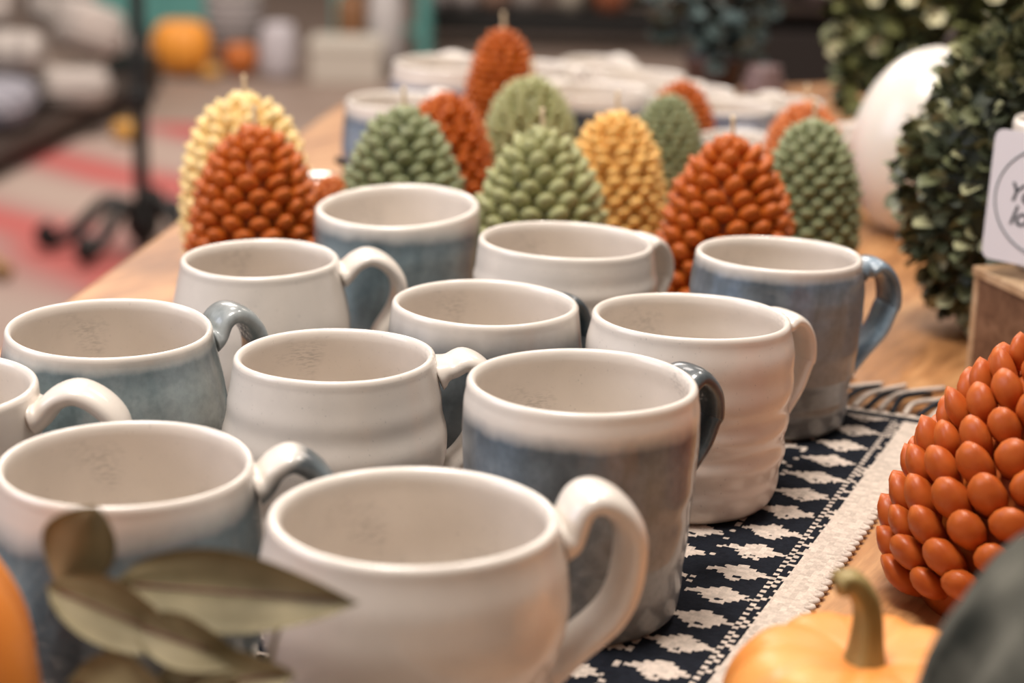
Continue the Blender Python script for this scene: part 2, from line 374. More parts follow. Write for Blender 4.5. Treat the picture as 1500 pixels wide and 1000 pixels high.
mug('tall mug with grey-blue body and broad white band behind the nearest white mug', (2.90, 76.73, 0), 4.715, 10.07, pr_B, D2(38), glaze_blue('glaze_grey_blue', 8.8, cols=gray), M_hblue, zb=4.6, crest=-.30, ext=2.6, slope=(-.004, -.007), rings=(.03, 5), sw=.95)
mug('white mug with faint throwing ridges, between the left blue mug and the tall grey-blue mug', (-7.786, 83.82, 0), 4.459, 8.754, pr_C, D2(14), M_white, M_white, crest=-.15, ext=3.1, slope=(.012, -.009), rings=(.05, 5), sw=.95)
mug('wide mug with white upper half and slanting slate-blue lower glaze behind the grey-green leaves', (-14.04, 68.63, 0), 4.677, 8.985, pr_D, D2(13), glaze_blue('glaze_slanting', 7.6, (-.12, .0), cols=cool, wob=.012, soft=.006), glaze_blue('glaze_root_white', 3.45, (-0.9, 0), cols=[(0.04, 0.055, 0.065), (0.13, 0.165, 0.18), (0.24, 0.28, 0.29)]), crest=.25, ext=3.2, slope=(-.004, .015), rings=(.03, 3), wall=.36, sw=.95)
mug('rounded mug with smooth grey-blue glaze below its white rim, leftmost of the blue ones', (-18.24, 86.43, 0), 4.664, 8.975, pr_E, D2(34), glaze_blue('glaze_sea', 8.35, (-.03, 0), cols=[(0.11, 0.155, 0.17), (0.215, 0.28, 0.295), (0.28, 0.34, 0.35)]), glaze_blue('glaze_mottled_handle', 60, cols=[(0.08, 0.105, 0.115), (0.22, 0.265, 0.28), (0.42, 0.46, 0.47)]), crest=.35, ext=3.0, slope=(-.014, .027), rings=(.015, 3), wall=.36)
mug('tall white mug with wavy ridged sides and a broad strap handle, right of centre', (8.46, 90.5, 0), 4.756, 9.13, pr_F, D2(36), M_white, M_white, zb=2.9, crest=-.45, ext=2.6, slope=(-.016, -.029), rings=(.045, 6), sw=1.1, st=.36)
mug('tall steel-blue mug with white rim standing farthest right at the runner end', (14.05, 102.53, 0), 4.421, 9.365, pr_G, D2(20), glaze_blue('glaze_steel', 9.0, (.0, 0), cols=[(0.045, 0.055, 0.065), (0.115, 0.14, 0.16), (0.20, 0.255, 0.32)], wob=.003), M_hsteel, zb=2.9, crest=-.5, ext=2.7, slope=(-.015, -.018), rings=(.02, 7), sw=1.05, st=.38)
mug('mug with broad white top fading into grey-blue, in the middle of the group', (-1.35, 92.93, 0), 4.578, 8.869, pr_D, D2(48), glaze_blue('glaze_fading', 7.95, cols=gray, soft=.008), M_hblue, crest=-.5, ext=2.6, slope=(-.009, -.013), rings=(.03, 4))
mug('white mug in the back row before the golden yellow candle', (2.83, 105.55, 0), 4.80, 9.10, pr_D, D2(42), M_white, M_white, crest=-.4, ext=2.8, slope=(-.019, -.011), rings=(.06, 7), sw=1.1, st=.40)
mug('straight-sided blue mug with white rim band in front of the sage green candle', (-6.84, 113.08, 0), 4.814, 9.133, straight, D2(92), glaze_blue('glaze_band', 8.25, cols=[(0.06, 0.095, 0.11), (0.16, 0.225, 0.25), (0.24, 0.31, 0.335)], soft=.005), M_hblue, crest=-1.3, ext=2.4, slope=(.033, .058), rings=(.02, 4), wall=.5)
mug('white mug with rounded belly in front of the left rust-red candle', (-13.44, 101.93, 0), 4.187, 8.53, pr_E, D2(14), M_white, M_white, zb=2.6, crest=.2, ext=3.6, slope=(.011, .015), rings=(.02, 4), sw=1.05, st=.42)
mug('white mug cut off by the left edge of the picture, only rim and handle showing', (-24.15, 78.1, 0), 4.6, 8.75, straight, D2(-2), M_white, M_white, crest=.35, ext=3.9, slope=(-.01, .01), rings=(.02, 4), sw=.95)

# ------------------------------------------------------------------ pine cone candles
def wax(name, c, tip):
    m, nt, b = nm(name); v = coord(nt); n = noise(nt, 90, 3, v)
    nt.links.new(ramp(nt, [(0.3, c), (0.75, tip)], n), b.inputs['Base Color'])
    b.inputs['Roughness'].default_value = 0.40; b.inputs['Specular IOR Level'].default_value = 0.35; b.inputs['Subsurface Weight'].default_value = 0.15
    b.inputs['Subsurface Radius'].default_value = (0.005, 0.0025, 0.0012); b.inputs['Subsurface Scale'].default_value = 0.8
    return m
WAX = {'rust': wax('wax_rust', (0.40, 0.080, 0.006), (0.50, 0.120, 0.012)), 'amber': wax('wax_amber', (0.40, 0.070, 0.009), (0.55, 0.140, 0.024)),
       'sage': wax('wax_sage', (0.29, 0.29, 0.125), (0.38, 0.37, 0.18)), 'green': wax('wax_green', (0.20, 0.225, 0.11), (0.28, 0.295, 0.16)),
       'yellow': wax('wax_yellow', (0.72, 0.40, 0.105), (0.80, 0.50, 0.17)), 'cream': wax('wax_cream', (0.78, 0.55, 0.22), (0.85, 0.66, 0.34)),
       'orange': wax('wax_orange', (0.50, 0.14, 0.035), (0.60, 0.20, 0.06))}
M_wick = simple('wick_cotton', (0.66, 0.52, 0.34), 0.9)
def scale_shape(nu=12, nv=8):
    V = []
    for q in np.linspace(0, 1, nv):                                    # along the scale, outwards
        x = -0.60+1.42*q; r = (math.sin(PI*min(1, 0.16+0.78*q**1.25))**0.48)
        a_ = np.linspace(0, 2*PI, nu, endpoint=False)
        sa = np.sin(a_); V.append(np.stack([np.full(nu, x)+0.16*sa*q, 0.69*r*np.cos(a_), np.where(sa > 0, .56, .44)*r*sa+.06*q*q], 1))
    V = np.concatenate(V); F = grid_faces(nu, nv); F = [tuple(reversed(f)) for f in F]
    F.append(tuple(range(nu))); F.append(tuple(range(len(V)-1, len(V)-nu-1, -1)))
    return V, F
SV, SF = scale_shape()
def shape_r(kind, f):
    if kind == 'cone':
        tt = max(0, (f-.25)/.75); return (0.93+0.07*min(1, f/.2))*(1-tt**1.65)**.74
    if kind == 'squat':
        tt = max(0, (f-.30)/.70); base = 0.90+0.10*min(1, f/.2); return base*(1-tt**2.25)**.54
    tt = max(0, (f-.28)/.72); base = 0.88+0.12*min(1, f/.25); return base*(1-tt**2.6)**.46
def candle(label, loc, R, H, kind, color, single=True, pitch=1.60, group='pine cone candles', wick=True, rz=0, size=1.0, tilt=0.12, fat=1.0, out=0.0, layout='rings'):
    root = empty('pinecone_candle', (loc[0], loc[1], TZ), rz, label=label, cat='candle', group=group)
    mat = WAX[color]; sc0 = size*R/4.1
    core = []
    for f in list(np.linspace(0, .97, 24)): core.append((max(.05, (shape_r(kind, f)*R-0.85*sc0)), f*(H-.5)))
    core.append((0.02, H-.35)); core = [(0.02, 0.0)]+core
    mk('core', *lathe(core, 32), mat, root)
    proto = None; tr = []
    # walk up the profile in equal steps
    fs = np.linspace(0.03, 1.0, 400); rs = np.array([max(.02, shape_r(kind, f)*R-0.55*sc0*min(1, shape_r(kind, f)*1.5)) for f in fs]); zs = fs*(H-.6)
    arc = np.r_[0, np.cumsum(np.hypot(np.diff(rs), np.diff(zs)))]
    total = arc[-1]
    step = pitch*0.50*sc0; nrow = int(total/step); n_prev = None
    if layout == 'rings':                                              # staggered rows of buttons
      for j in range(nrow+1):
        a_ = 0.25+j*(total-.25)/nrow
        r = float(np.interp(a_, arc, rs)); z_ = float(np.interp(a_, arc, zs)); dr = float(np.interp(a_+.2, arc, rs))-r; dzz = float(np.interp(a_+.2, arc, zs))-z_
        slope_n = math.atan2(-dr, max(dzz, 1e-4)); small = 1.0-0.36*smooth((slope_n-.35)/.9)
        cnt = max(1, int(round(2*PI*r/(pitch*sc0*small)))) if r > .35*sc0 else 1
        if n_prev is not None and abs(cnt-n_prev) <= 1: cnt = n_prev
        n_prev = cnt
        for i in range(cnt):
            az = (i+0.5*(j % 2))*2*PI/cnt+random.uniform(-.03, .03); el = min(PI/2*.97, slope_n+tilt*(1-slope_n/(PI/2)))
            s_ = fat*sc0*small*random.uniform(.93, 1.06)
            rot = Euler((random.uniform(-.08, .08), -el+random.uniform(-.04, .04), az)).to_matrix()
            tr.append((Vector((r*math.cos(az), r*math.sin(az), z_+random.uniform(-.04, .04))), rot, s_))
    a_ = 0.55 if layout != 'rings' else total+1; k = 0
    while a_ < total:                                                  # golden-angle spiral, one scale per equal patch of surface
        r = float(np.interp(a_, arc, rs)); z_ = float(np.interp(a_, arc, zs)); dr = float(np.interp(a_+.2, arc, rs))-r; dzz = float(np.interp(a_+.2, arc, zs))-z_
        slope_n = math.atan2(-dr, max(dzz, 1e-4))                       # 0 on the wall, 90 deg on the crown
        small = 1.0-0.36*smooth((slope_n-.35)/.9)
        az = k*2.399963+random.uniform(-.04, .04)
        el = min(PI/2*.97, slope_n+tilt*(1-slope_n/(PI/2)))
        s_ = fat*sc0*small*random.uniform(.92, 1.07)
        rot = Euler((random.uniform(-.14, .14), -el+random.uniform(-.08, .08), az+random.uniform(-.08, .08))).to_matrix()
        p = Vector(((r+out)*math.cos(az), (r+out)*math.sin(az), z_))
        tr.append((p, rot, s_)); k += 1
        a_ += 0.50*(pitch*sc0*small)**2/(2*PI*max(r, .35*sc0))
    if single:
        for (p, rot, s_) in tr:
            if proto is None: o = proto = mk('scale', SV, SF, mat, root)
            else: o = link_copy(proto, root)
            M_ = rot.to_4x4() @ Matrix.Diagonal((s_*random.uniform(.9, 1.15), s_*random.uniform(.92, 1.08), s_*random.uniform(.88, 1.1), 1)); M_.translation = p*U; o.matrix_local = M_
    else:
        P = [((np.array(rot) @ (SV*s_).T).T+np.array(p), SF) for p, rot, s_ in tr]
        tag(mk('scales', *merge(P), mat, root), kind='stuff')
    if wick:
        V, F = tube(catmull([(0, 0, H-1.0), (.03, 0, H+.1), (-.03, .03, H+1.15)], 4), 0.14, 8); mk('wick', V, F, M_wick, root)
    return root
candle('large rust-orange pine cone candle in the right foreground beside the small pumpkin', (22.5, 79.6), 6.0, 11.9, 'cone', 'amber', pitch=1.72, wick=True, size=.84, tilt=.60, fat=1.06, out=.42, layout='spiral', group='pine cone candles')
candle('rust-red squat pine cone candle at the left, in front of the pale yellow one', (-16.5, 123.5), 4.15, 12.1, 'squat', 'rust', rz=.3)
candle('sage green squat pine cone candle behind the blue rear mug', (-7.55, 130.5), 4.05, 12.4, 'squat', 'green', rz=1.1)
candle('pale green squat pine cone candle in the middle of the front candle row', (1.58, 123.5), 4.2, 12.4, 'squat', 'sage', rz=.7)
candle('golden yellow pine cone candle right of the pale green middle one', (6.75, 134.0), 3.45, 11.9, 'tall', 'yellow', rz=.2)
candle('rust-red squat pine cone candle behind the steel-blue mug', (13.2, 120.5), 4.2, 12.7, 'squat', 'rust', rz=.9)
candle('green tall pine cone candle at the right end of the candle row', (19.9, 132.0), 3.35, 12.0, 'tall', 'green', rz=1.4)
candle('pale yellow tall pine cone candle with a thick wick, behind the left rust-red one', (-18.6, 134.0), 4.3, 12.4, 'tall', 'cream', single=False)
candle('rust-red tall pine cone candle half hidden behind the sage green one', (-5.2, 144.0), 3.4, 11.3, 'tall', 'rust', single=False, wick=False)
candle('tallest-standing rust-orange pine cone candle, rearmost at the top centre', (-1.40, 168.0), 3.15, 13.0, 'tall', 'rust', single=False)
candle('pale green pine cone candle between the rearmost rust-orange one and the yellow one', (.97, 153.0), 3.7, 11.2, 'tall', 'sage', single=False)
candle('dull green pine cone candle behind the golden yellow one', (11.7, 153.0), 2.8, 10.2, 'tall', 'green', single=False, wick=False)
candle('orange pine cone candle peeking out behind the dull green one', (13.6, 164.0), 2.9, 9.6, 'tall', 'rust', single=False, wick=False)
candle('soft orange pine cone candle peeking out behind the right green one', (22.2, 152.0), 3.25, 10.0, 'tall', 'orange', single=False)
candle('small faded orange pine cone candle low between the rust-red candle and the blue rear mug', (-12.6, 133.5), 2.4, 7.2, 'squat', 'orange', single=False, wick=False)

# glass jar between the candles
M_glass, ntg, bg = nm('jar_glass'); bg.inputs['Transmission Weight'].default_value = .8; bg.inputs['Roughness'].default_value = 0.03; bg.inputs['Base Color'].default_value = (.95, .93, .9, 1)
M_silver = simple('silver', (0.62, 0.58, 0.55), 0.22, metallic=1)
jar = empty('glass_jar', (-14.3, 139.5, TZ), label='small glass jar with a silver collar between the rust-red and sage green candles', cat='jar')
mk('body', *lathe([(0.02, 0), (1.9, 0), (2.1, .4), (2.2, 2.6), (2.0, 3.9), (1.6, 4.7), (1.4, 4.7), (1.8, 3.8), (2.0, 2.6), (1.9, .6), (0.02, .4)], 32), M_glass, jar)
mk('collar', *lathe([(1.35, 4.6), (1.75, 4.6), (1.8, 5.0), (1.75, 5.4), (1.6, 5.6), (1.35, 5.5)], 32), M_silver, jar)
for sx in (-1, 1):
    V, F = tube(catmull([(sx*1.7, 0, 5.1), (sx*2.2, -.2, 5.6), (sx*2.1, 0, 6.5), (sx*1.4, .1, 6.8)], 4), .28, 6); mk('clasp', V, F, M_dkwood, jar)

# ------------------------------------------------------------------ pumpkins
def pumpkin(label, loc, R, H, ribs, mat, stemmat, depth=.12, rz=0, stem=((0, 0, 0), (0, 0, 2.6)), sr_=(.7, .35), name='pumpkin', tilt=(0, 0), dim=.28, group=None, seg=128, cat='pumpkin'):
    root = empty(name, loc, rz, label=label, cat=cat, group=group)
    V = []; nv = 30; th = np.linspace(0, 2*PI, seg, endpoint=False)
    for k in range(nv):
        p = -PI/2+PI*(k+.3)/(nv-.4)
        rr = math.cos(p)**.86; zz = math.sin(p)
        rib = 1-depth*(np.abs(np.cos(th*ribs/2))**6)*min(1, rr*1.6)
        zc = H/2+H/2*zz*(1-dim*(1-min(1, rr*1.35))**1.0) if zz > 0 else H/2+H/2*zz*(1-.12*(1-rr))
        V.append(np.stack([R*rr*rib*np.cos(th), R*rr*rib*np.sin(th), np.full(seg, zc)-depth*H*.25*(np.abs(np.cos(th*ribs/2))**6)*(zz > 0)*min(1, rr*2)], 1))
    V = np.concatenate(V); F = grid_faces(seg, nv); F.append(tuple(range(seg-1, -1, -1))); F.append(tuple(range(len(V)-seg, len(V))))
    o = mk('flesh', V, F, mat, root, rot=(tilt[0], tilt[1], 0))
    if stem:
        z0 = H*(1-dim/2)-.25
        c = catmull([(a_, b_, c_+z0) for a_, b_, c_ in stem], 8); n = len(c); u = np.linspace(0, 1, n)
        rad = sr_[1]+(sr_[0]-sr_[1])*np.exp(-u*3.2)+.10*np.exp(-((1-u)/.06)**2)
        Vs, Fs = sweep(c, rad, rad*.85, (0, 1, 0), 20)
        g = np.tile(1+.10*np.cos(np.linspace(0, 2*PI, 20, endpoint=False)*5), n)[:, None]
        cc = np.repeat(c, 20, axis=0); Vs = cc+(Vs-cc)*g
        mk('stem', Vs, Fs, stemmat, root, rot=(tilt[0], tilt[1], 0))
    return root
M_or = simple('pumpkin_orange', (0.74, 0.27, 0.055), 0.42, (0.80, 0.34, 0.09), 25, sss=.15)
M_or2 = simple('pumpkin_deep_orange', (0.60, 0.17, 0.02), 0.5, (0.68, 0.22, 0.03), 25)
M_stem = simple('stem_olive', (0.20, 0.13, 0.035), 0.5, (0.34, 0.25, 0.09), 60, stretch=(3, 3, .6))
M_dkp = simple('pumpkin_dark', (0.010, 0.011, 0.008), 0.85, (0.105, 0.10, 0.08), 38, bumps=.4); M_dkp.node_tree.nodes['Principled BSDF'].inputs['Specular IOR Level'].default_value = .15
pumpkin('small orange pumpkin with a curved olive stem in the right foreground', (12.2, 61.6, TZ), 4.9, 6.5, 9, M_or, M_stem, .06, .2, stem=((0, 0, 0), (.05, 0, 1.2), (-.05, 0, 2.5), (-.65, 0, 3.35), (-1.15, -.05, 3.35)), sr_=(.95, .42), dim=.42)
pumpkin('big dark grey-green pumpkin cut off by the lower right corner', (20.8, 50.0, TZ), 9.3, 15.5, 11, M_dkp, M_stem, .05, .4, stem=None)
pumpkin('blurred bright orange pumpkin at the lower left edge beside the leaves', (-21.3, 54.0, TZ), 7.4, 13.2, 10, M_or2, M_stem, .06, .3)

# ------------------------------------------------------------------ leaf sprig in the left foreground
M_leaf = simple('dried_sage_leaf', (0.15, 0.12, 0.055), 0.65, (0.29, 0.235, 0.125), 35, stretch=(1, 1, 1))
M_vein = simple('leaf_midrib', (0.13, 0.045, 0.03), 0.6)
def leaf_mesh(P0, P1, side, w, fold=.25, bow=.0, n=12, m=7, thick=.06, twist=0.0, mid=None):
    """blade from P0 to P1, half width w along side; folded up along the midrib"""
    P0, P1, side = map(lambda q: np.asarray(q, float), (P0, P1, side)); d = P1-P0; L = np.linalg.norm(d); d /= L
    side = side-side@d*d; side /= np.linalg.norm(side); nrm = np.cross(d, side); V = []
    for k in range(n+1):
        u = k/n; hw = w*max(.02, math.sin(PI*u**.85)**.8)*(1-.15*u); ang = twist*(u-.5)
        s2 = side*math.cos(ang)+nrm*math.sin(ang); n2 = nrm*math.cos(ang)-side*math.sin(ang)
        c = P0+d*L*u+nrm*bow*math.sin(PI*u)
        for j in range(m):
            v = j/(m-1)*2-1; V.append(c+s2*hw*v+n2*(abs(v)*fold*hw+.06*w*math.sin(5*u+3*v)))
    V = np.array(V); nn = len(V); F = grid_faces(m, n+1, False)
    off = nrm*thick; V2 = V-off
    F2 = [tuple(i+nn for i in reversed(f)) for f in F]
    rim = [i*m for i in range(n+1)]+[n*m+j for j in range(1, m)]+[i*m+m-1 for i in range(n-1, -1, -1)]+[j for j in range(m-2, 0, -1)]
    F3 = [(rim[i], rim[i]+nn, rim[(i+1) % len(rim)]+nn, rim[(i+1) % len(rim)]) for i in range(len(rim))]
    mids = np.array([V[i*m+m//2]+nrm*.02 for i in range(1, n)])
    return np.concatenate([V, V2]), F+F2+F3, mids
sprig = empty('leaf_sprig', (-13.4, 54.5, TZ), label='sprig of large grey-green leaves with reddish midribs at the lower left', cat='leaves')
sb = np.array([-13.4, 54.5, TZ])
def W(*p): return np.array(p, float)-sb
stem_pts = catmull([W(-16.0, 56.5, .1), W(-13.8, 56, 3.5), W(-12.6, 55.6, 6.6), W(-10.5, 55.5, 8.6), W(-8.0, 55.3, 9.2), W(-6.5, 55.2, 9.0)], 6)
mk('stem', *tube(stem_pts, .16, 8), M_leaf, sprig)
# (base, tip, side vector, half width, fold, bow, twist)
LV = [((-13.6, 56.2, 9.2), (-12.4, 55.9, 12.1), (.95, .1, .1), 1.25, .6, .1, .6),
      ((-13.9, 55.6, 9.6), (-9.3, 54.6, 8.15), (.25, .35, .85), 1.05,.6, -.2, .5),
      ((-11.2, 55.2, 8.6), (-7.6, 54.6, 7.7), (.2, .35, .85), .85, .6, .35, .4),
      ((-12.0, 56.4, 9.4), (-4.35, 54.2, 9.95), (.0, .4, .9), 1.35, .5, -.25, .35),
      ((-10.6, 54.6, 6.7), (-6.2, 54.2, 7.6), (.0, .4, .9), 1.2, .3, .2, .4),
      ((-9.6, 53.8, 5.2), (-7.8, 53.2, 8.0), (.9, .1, .2), .8, .4, .2, .3),
      ((-13.2, 54.8, 6.8), (-9.6, 54.2, 6.4), (.0, .4, .9), 1.3, .3, .3, .4),
      ((-7.6, 54.0, 5.2), (-4.6, 53.6, 7.2), (.3, .4, .9), 1.0, .4, .2, .4)]
for b0, t0, sd, w_, fo, bo, tw in LV:
    V, F, mids = leaf_mesh(np.array(b0)-sb, np.array(t0)-sb, sd, w_, fo, bo, twist=tw)
    lf = mk('leaf', V, F, M_leaf, sprig)
    v2, f2 = tube(mids, .055, 6); mk('midrib', v2, f2, M_vein, lf)
    # short stalk back to the stem
    q = stem_pts[np.argmin(((stem_pts-(np.array(b0)-sb))**2).sum(1))]
    mk('stalk', *tube(catmull([q, (q+np.array(b0)-sb)/2+np.array([0, 0, .15]), np.array(b0)-sb+.02], 3), .08, 6), M_leaf, lf)

# ------------------------------------------------------------------ boxwood topiary and other greenery
def small_leaf(L=.95, w=.44, cup=.22):
    V = []; n = 4
    for k in range(n+1):
        u = k/n; hw = w*max(.08, math.sin(PI*(.08+.88*u))**.7)
        for v in (-1, 0, 1): V.append((u*L, v*hw, cup*abs(v)*hw*1.2+.10*math.sin(PI*u)*L*.6))
    return np.array(V), grid_faces(3, n+1, False)
def place_leaf(mesh_v, p, d, roll_, s_=1.0):
    d = Vector(d).normalized(); q = d.to_track_quat('X', 'Z').to_matrix() @ Euler((roll_, 0, 0)).to_matrix()
    return (np.array(q) @ (mesh_v*s_).T).T+np.array(p)
M_box = [simple('boxwood_dark', (0.040, 0.048, 0.024), 0.5), simple('boxwood_mid', (0.125, 0.135, 0.065), 0.45), simple('boxwood_pale', (0.40, 0.39, 0.22), 0.5)]
M_twig = simple('twig', (0.05, 0.03, 0.018), 0.8)
LVm, LFm = small_leaf()
def foliage_ball(root, center, rad3, n_single, n_stuff, mats, ls=1.0, core=True, seed=3, jit=.35, partname='leaf', probs=(.45, .38, .17), view=None, core_mat=None, taper=0.0):
    rg = random.Random(seed); protos = []
    cx, cy, cz = center; vd = Vector(view or (0, -1, .25)).normalized()
    if core:
        V, F = superell(rad3[0]*.84, rad3[1]*.84, rad3[2]*.86, 1, 1, 24, 14); V[:, :2] *= (1-taper*np.clip(V[:, 2]/rad3[2], 0, 1)**1.3)[:, None]; mk('core', V+np.array(center), F, core_mat or mats[0], root)
    bun = [[] for _ in mats]; k = 0; singles = 0
    tot = n_single+n_stuff
    while k < tot:
        v = Vector((rg.gauss(0, 1), rg.gauss(0, 1), rg.gauss(0, 1))).normalized()
        want = singles < n_single and v.dot(vd) > -.05
        rr = rg.uniform(.86, 1.04)
        tp = 1-taper*max(0, v.z)**1.3*1.0; p = Vector((cx+v.x*rad3[0]*rr*tp, cy+v.y*rad3[1]*rr*tp, cz+v.z*rad3[2]*rr))
        d = (v+Vector((rg.uniform(-1, 1), rg.uniform(-1, 1), rg.uniform(-.6, 1.0)))*.9).normalized()
        mi_ = 0 if (u := rg.random()) < probs[0] else (1 if u < probs[0]+probs[1] else 2)
        s_ = ls*rg.uniform(.75, 1.2); rl = rg.uniform(-1, 1)
        if want:
            if len(protos) <= mi_ or not any(pp[0] == mi_ for pp in protos):
                o = mk(partname, LVm, LFm, mats[mi_], root); protos.append((mi_, o))
            else: o = link_copy([pp[1] for pp in protos if pp[0] == mi_][0], root)
            q = d.to_track_quat('X', 'Z').to_matrix() @ Euler((rl, 0, 0)).to_matrix()
            M_ = q.to_4x4() @ Matrix.Diagonal((s_, s_, s_, 1)); M_.translation = p*U; o.matrix_local = M_; singles += 1
        else: bun[mi_].append((place_leaf(LVm, p, d, rl, s_), LFm))
        k += 1
    for mi_, bb in enumerate(bun):
        if bb: tag(mk('leaf_mass', *merge(bb), mats[mi_], root), kind='stuff')
bx = empty('boxwood_topiary', (30.0, 122.6, TZ), label='rounded dark green boxwood topiary standing behind the wooden block and card', cat='topiary')
foliage_ball(bx, (.5, 0, 10.2), (6.0, 5.6, 9.4), 290, 1300, M_box, 1.3, seed=5, view=(-.4, -1, .3), probs=(.30, .44, .26), taper=.42)
bush = empty('flowering_plant', (37.5, 176, TZ), label='leafy plant with cream blossoms behind the white gourd', cat='plant')
M_bush = [simple('bush_dark', (0.055, 0.062, 0.02), 0.6), simple('bush_mid', (0.17, 0.175, 0.06), 0.6), simple('bush_light', (0.36, 0.34, 0.17), 0.6)]
M_bloom = simple('blossom_cream', (0.60, 0.55, 0.34), 0.7)
mk('pot', *lathe([(0.02, 0), (4, 0), (5, 6), (5.2, 6.5), (4.7, 6.5), (4.2, 5.5), (.02, 5.5)], 24), M_dkwood, bush)
foliage_ball(bush, (0, 0, 15), (9.5, 7, 9.5), 0, 1500, M_bush, 1.9, seed=8, jit=.5)
foliage_ball(bush, (-5.5, -2, 9), (3.4, 3, 5), 0, 250, M_bush, 1.6, seed=18, core=False)
bl = None
def blossom():
    P = []
    for k in range(6):
        a_ = k*PI/3; P.append((place_leaf(LVm*np.array([1.0, 1.2, 1]), (0, 0, 0), (math.cos(a_), math.sin(a_), .5), 0, 1.0), LFm))
    P.append(superell(.3, .3, .3, 1, 1, 8, 6)); return merge(P)
BV, BF = blossom(); rg = random.Random(21)
for (px_, pz_, s_) in [(-8.6, 21.0, 1.0), (-7.4, 15.8, .9), (-6.2, 19.6, 1.1), (-4.2, 22.6, 1.2), (-3.2, 18.2, 1.3), (-2.6, 14.4, 1.1), (-9.6, 10.6, 1.1), (-8.2, 7.4, .8), (-4.8, 15.9, .9), (0.5, 20.4, 1.0), (3.4, 19.4, 1.3), (2.2, 16.4, 1.0), (-6.9, 11.6, .9), (-1.0, 22.5, 1.1)]:
    o = mk('blossom', BV, BF, M_bloom, bush) if bl is None else link_copy(bl, bush); bl = bl or o
    q = max(0, 1-((px_)/9.8)**2-((pz_-15)/9.8)**2)
    o.location = Vector((px_, -7.2*math.sqrt(q)-.6, pz_))*U; o.rotation_euler = (1.2+rg.uniform(-.3, .3), rg.uniform(-.4, .4), 0); o.scale = (s_,)*3

# white gourd
gourd = empty('white_gourd', (31.3, 150.5, TZ), label='smooth glossy white gourd standing behind the boxwood topiary', cat='gourd')
M_gourd = simple('white_gloss', (0.74, 0.68, 0.60), 0.28, (0.78, 0.73, 0.66), 14, coat=.3, sss=.1)
V, F = superell(5.7, 5.5, 7.3, 1, 1, 48, 30); V[:, 0] += .10*(V[:, 2]); V[:, 2] += 7.2
mk('shell', V, F, M_gourd, gourd)
V, F = tube(catmull([(1.0, 0, 14.2), (1.1, 0, 15.0), (1.6, 0, 15.6)], 4), .35, 10); mk('stem', V, F, M_dkwood, gourd)

# dark vase at the top right with a wire loop
dv = empty('dark_vase', (47.5, 160, TZ), label='dark navy vase with a curling grey wire at the upper right corner', cat='vase')
mk('body', *lathe([(.02, 0), (4, 0), (6.4, 5), (7.2, 10), (6.5, 15), (4.2, 19), (3.8, 23), (4.4, 26), (4.0, 26), (3.3, 23), (.02, 18)], 40), simple('navy_glaze', (0.012, 0.018, 0.032), 0.3), dv)
V, F = tube(catmull([(-7.5, -6, 13.8), (-6.3, -7, 15.4), (-4.2, -7.4, 15.9), (-2.4, -7.4, 15.0), (-1.6, -7.2, 13.8), (-1.3, -6.9, 16.0), (-.4, -7, 18.4), (.8, -7, 19.6)], 6), .22, 8)
mk('wire', V, F, simple('wire_grey', (.25, .24, .22), .5), dv)

# wooden block, cup and card
M_blk = wood('block_wood', (0.10, 0.045, 0.022), (0.17, 0.085, 0.045), (0.24, 0.13, 0.075), .6, 14)
M_blk2 = wood('pale_block_wood', (0.34, 0.20, 0.10), (0.50, 0.33, 0.19), (0.60, 0.42, 0.26), .6, 14)
ba = math.atan2(-.95, .31)               # direction of its left side, away from the corner
blk = empty('wooden_riser', (27.1, 113.6, TZ), ba, label='small wooden riser box under the white cup at the right edge', cat='riser')
bevel(mk('side_panel', *boxm(.55, 12, .02, .5, 0, 5.9), M_blk, blk, smooth=False), .06)
bevel(mk('corner_strip', *boxm(0, .55, 0, 1.0, 0, 5.9), M_blk2, blk, smooth=False), .06)
bevel(mk('back_panel', *boxm(.1, .5, 1.0, 11, 0, 5.9), M_blk, blk, smooth=False), .06)
bevel(mk('far_panel', *boxm(.5, 12, 10.5, 11, 0, 5.9), M_blk, blk, smooth=False), .06)
for k in range(3):
    bevel(mk('top_slat', *boxm(-.1, 12.1, -.1+k*3.75, 3.6+k*3.75, 5.92, 6.5), M_blk2, blk, smooth=False), .08)
cup = empty('cup', (32.4, 113.2, TZ+6.52), label='small white cup on the wooden riser with a beaded card hanging from it', cat='cup')
mk('body', *lathe([(.02, 0), (2.7, 0), (3.1, .5), (3.5, 4), (3.65, 7.4), (3.85, 7.9), (3.85, 8.5), (3.75, 8.75), (3.55, 8.75), (3.45, 8.4), (3.3, 4), (2.9, .9), (.02, .6)], 48), M_white, cup)
# card
CW, CH = 8.2, 7.5
cbl = np.array([27.0, 111.9, 7.15]); cw = np.array([.70, -.714, 0]); cu = np.array([.03, .05, .99]); cu /= np.linalg.norm(cu); cn = np.cross(cw, cu); cn /= np.linalg.norm(cn)
card = empty('hanging_card', tuple(cbl), label='white rounded card with a drawn oval and handwriting, hanging at the right edge', cat='card')
Mc = Matrix((Vector(cw), Vector(cu), Vector(cn))).transposed().to_4x4(); Mc.translation = Vector(cbl)*U; card.matrix_world = Mc
def rrect(w, h, r, n=6):
    P = []
    for cx, cy, a0 in ((w-r, r, -PI/2), (w-r, h-r, 0), (r, h-r, PI/2), (r, r, PI)):
        for k in range(n+1): a_ = a0+k/n*PI/2; P.append((cx+r*math.cos(a_), cy+r*math.sin(a_)))
    return P
P = rrect(CW, CH, .55); n = len(P)
V = [(x, y, 0) for x, y in P]+[(x, y, -.08) for x, y in P]
F = [tuple(range(n)), tuple(range(2*n-1, n-1, -1))]+[(i, i+n, (i+1) % n+n, (i+1) % n) for i in range(n)]
mk('board', V, F, simple('card_white', (.66, .62, .64), .7), card, smooth=False)
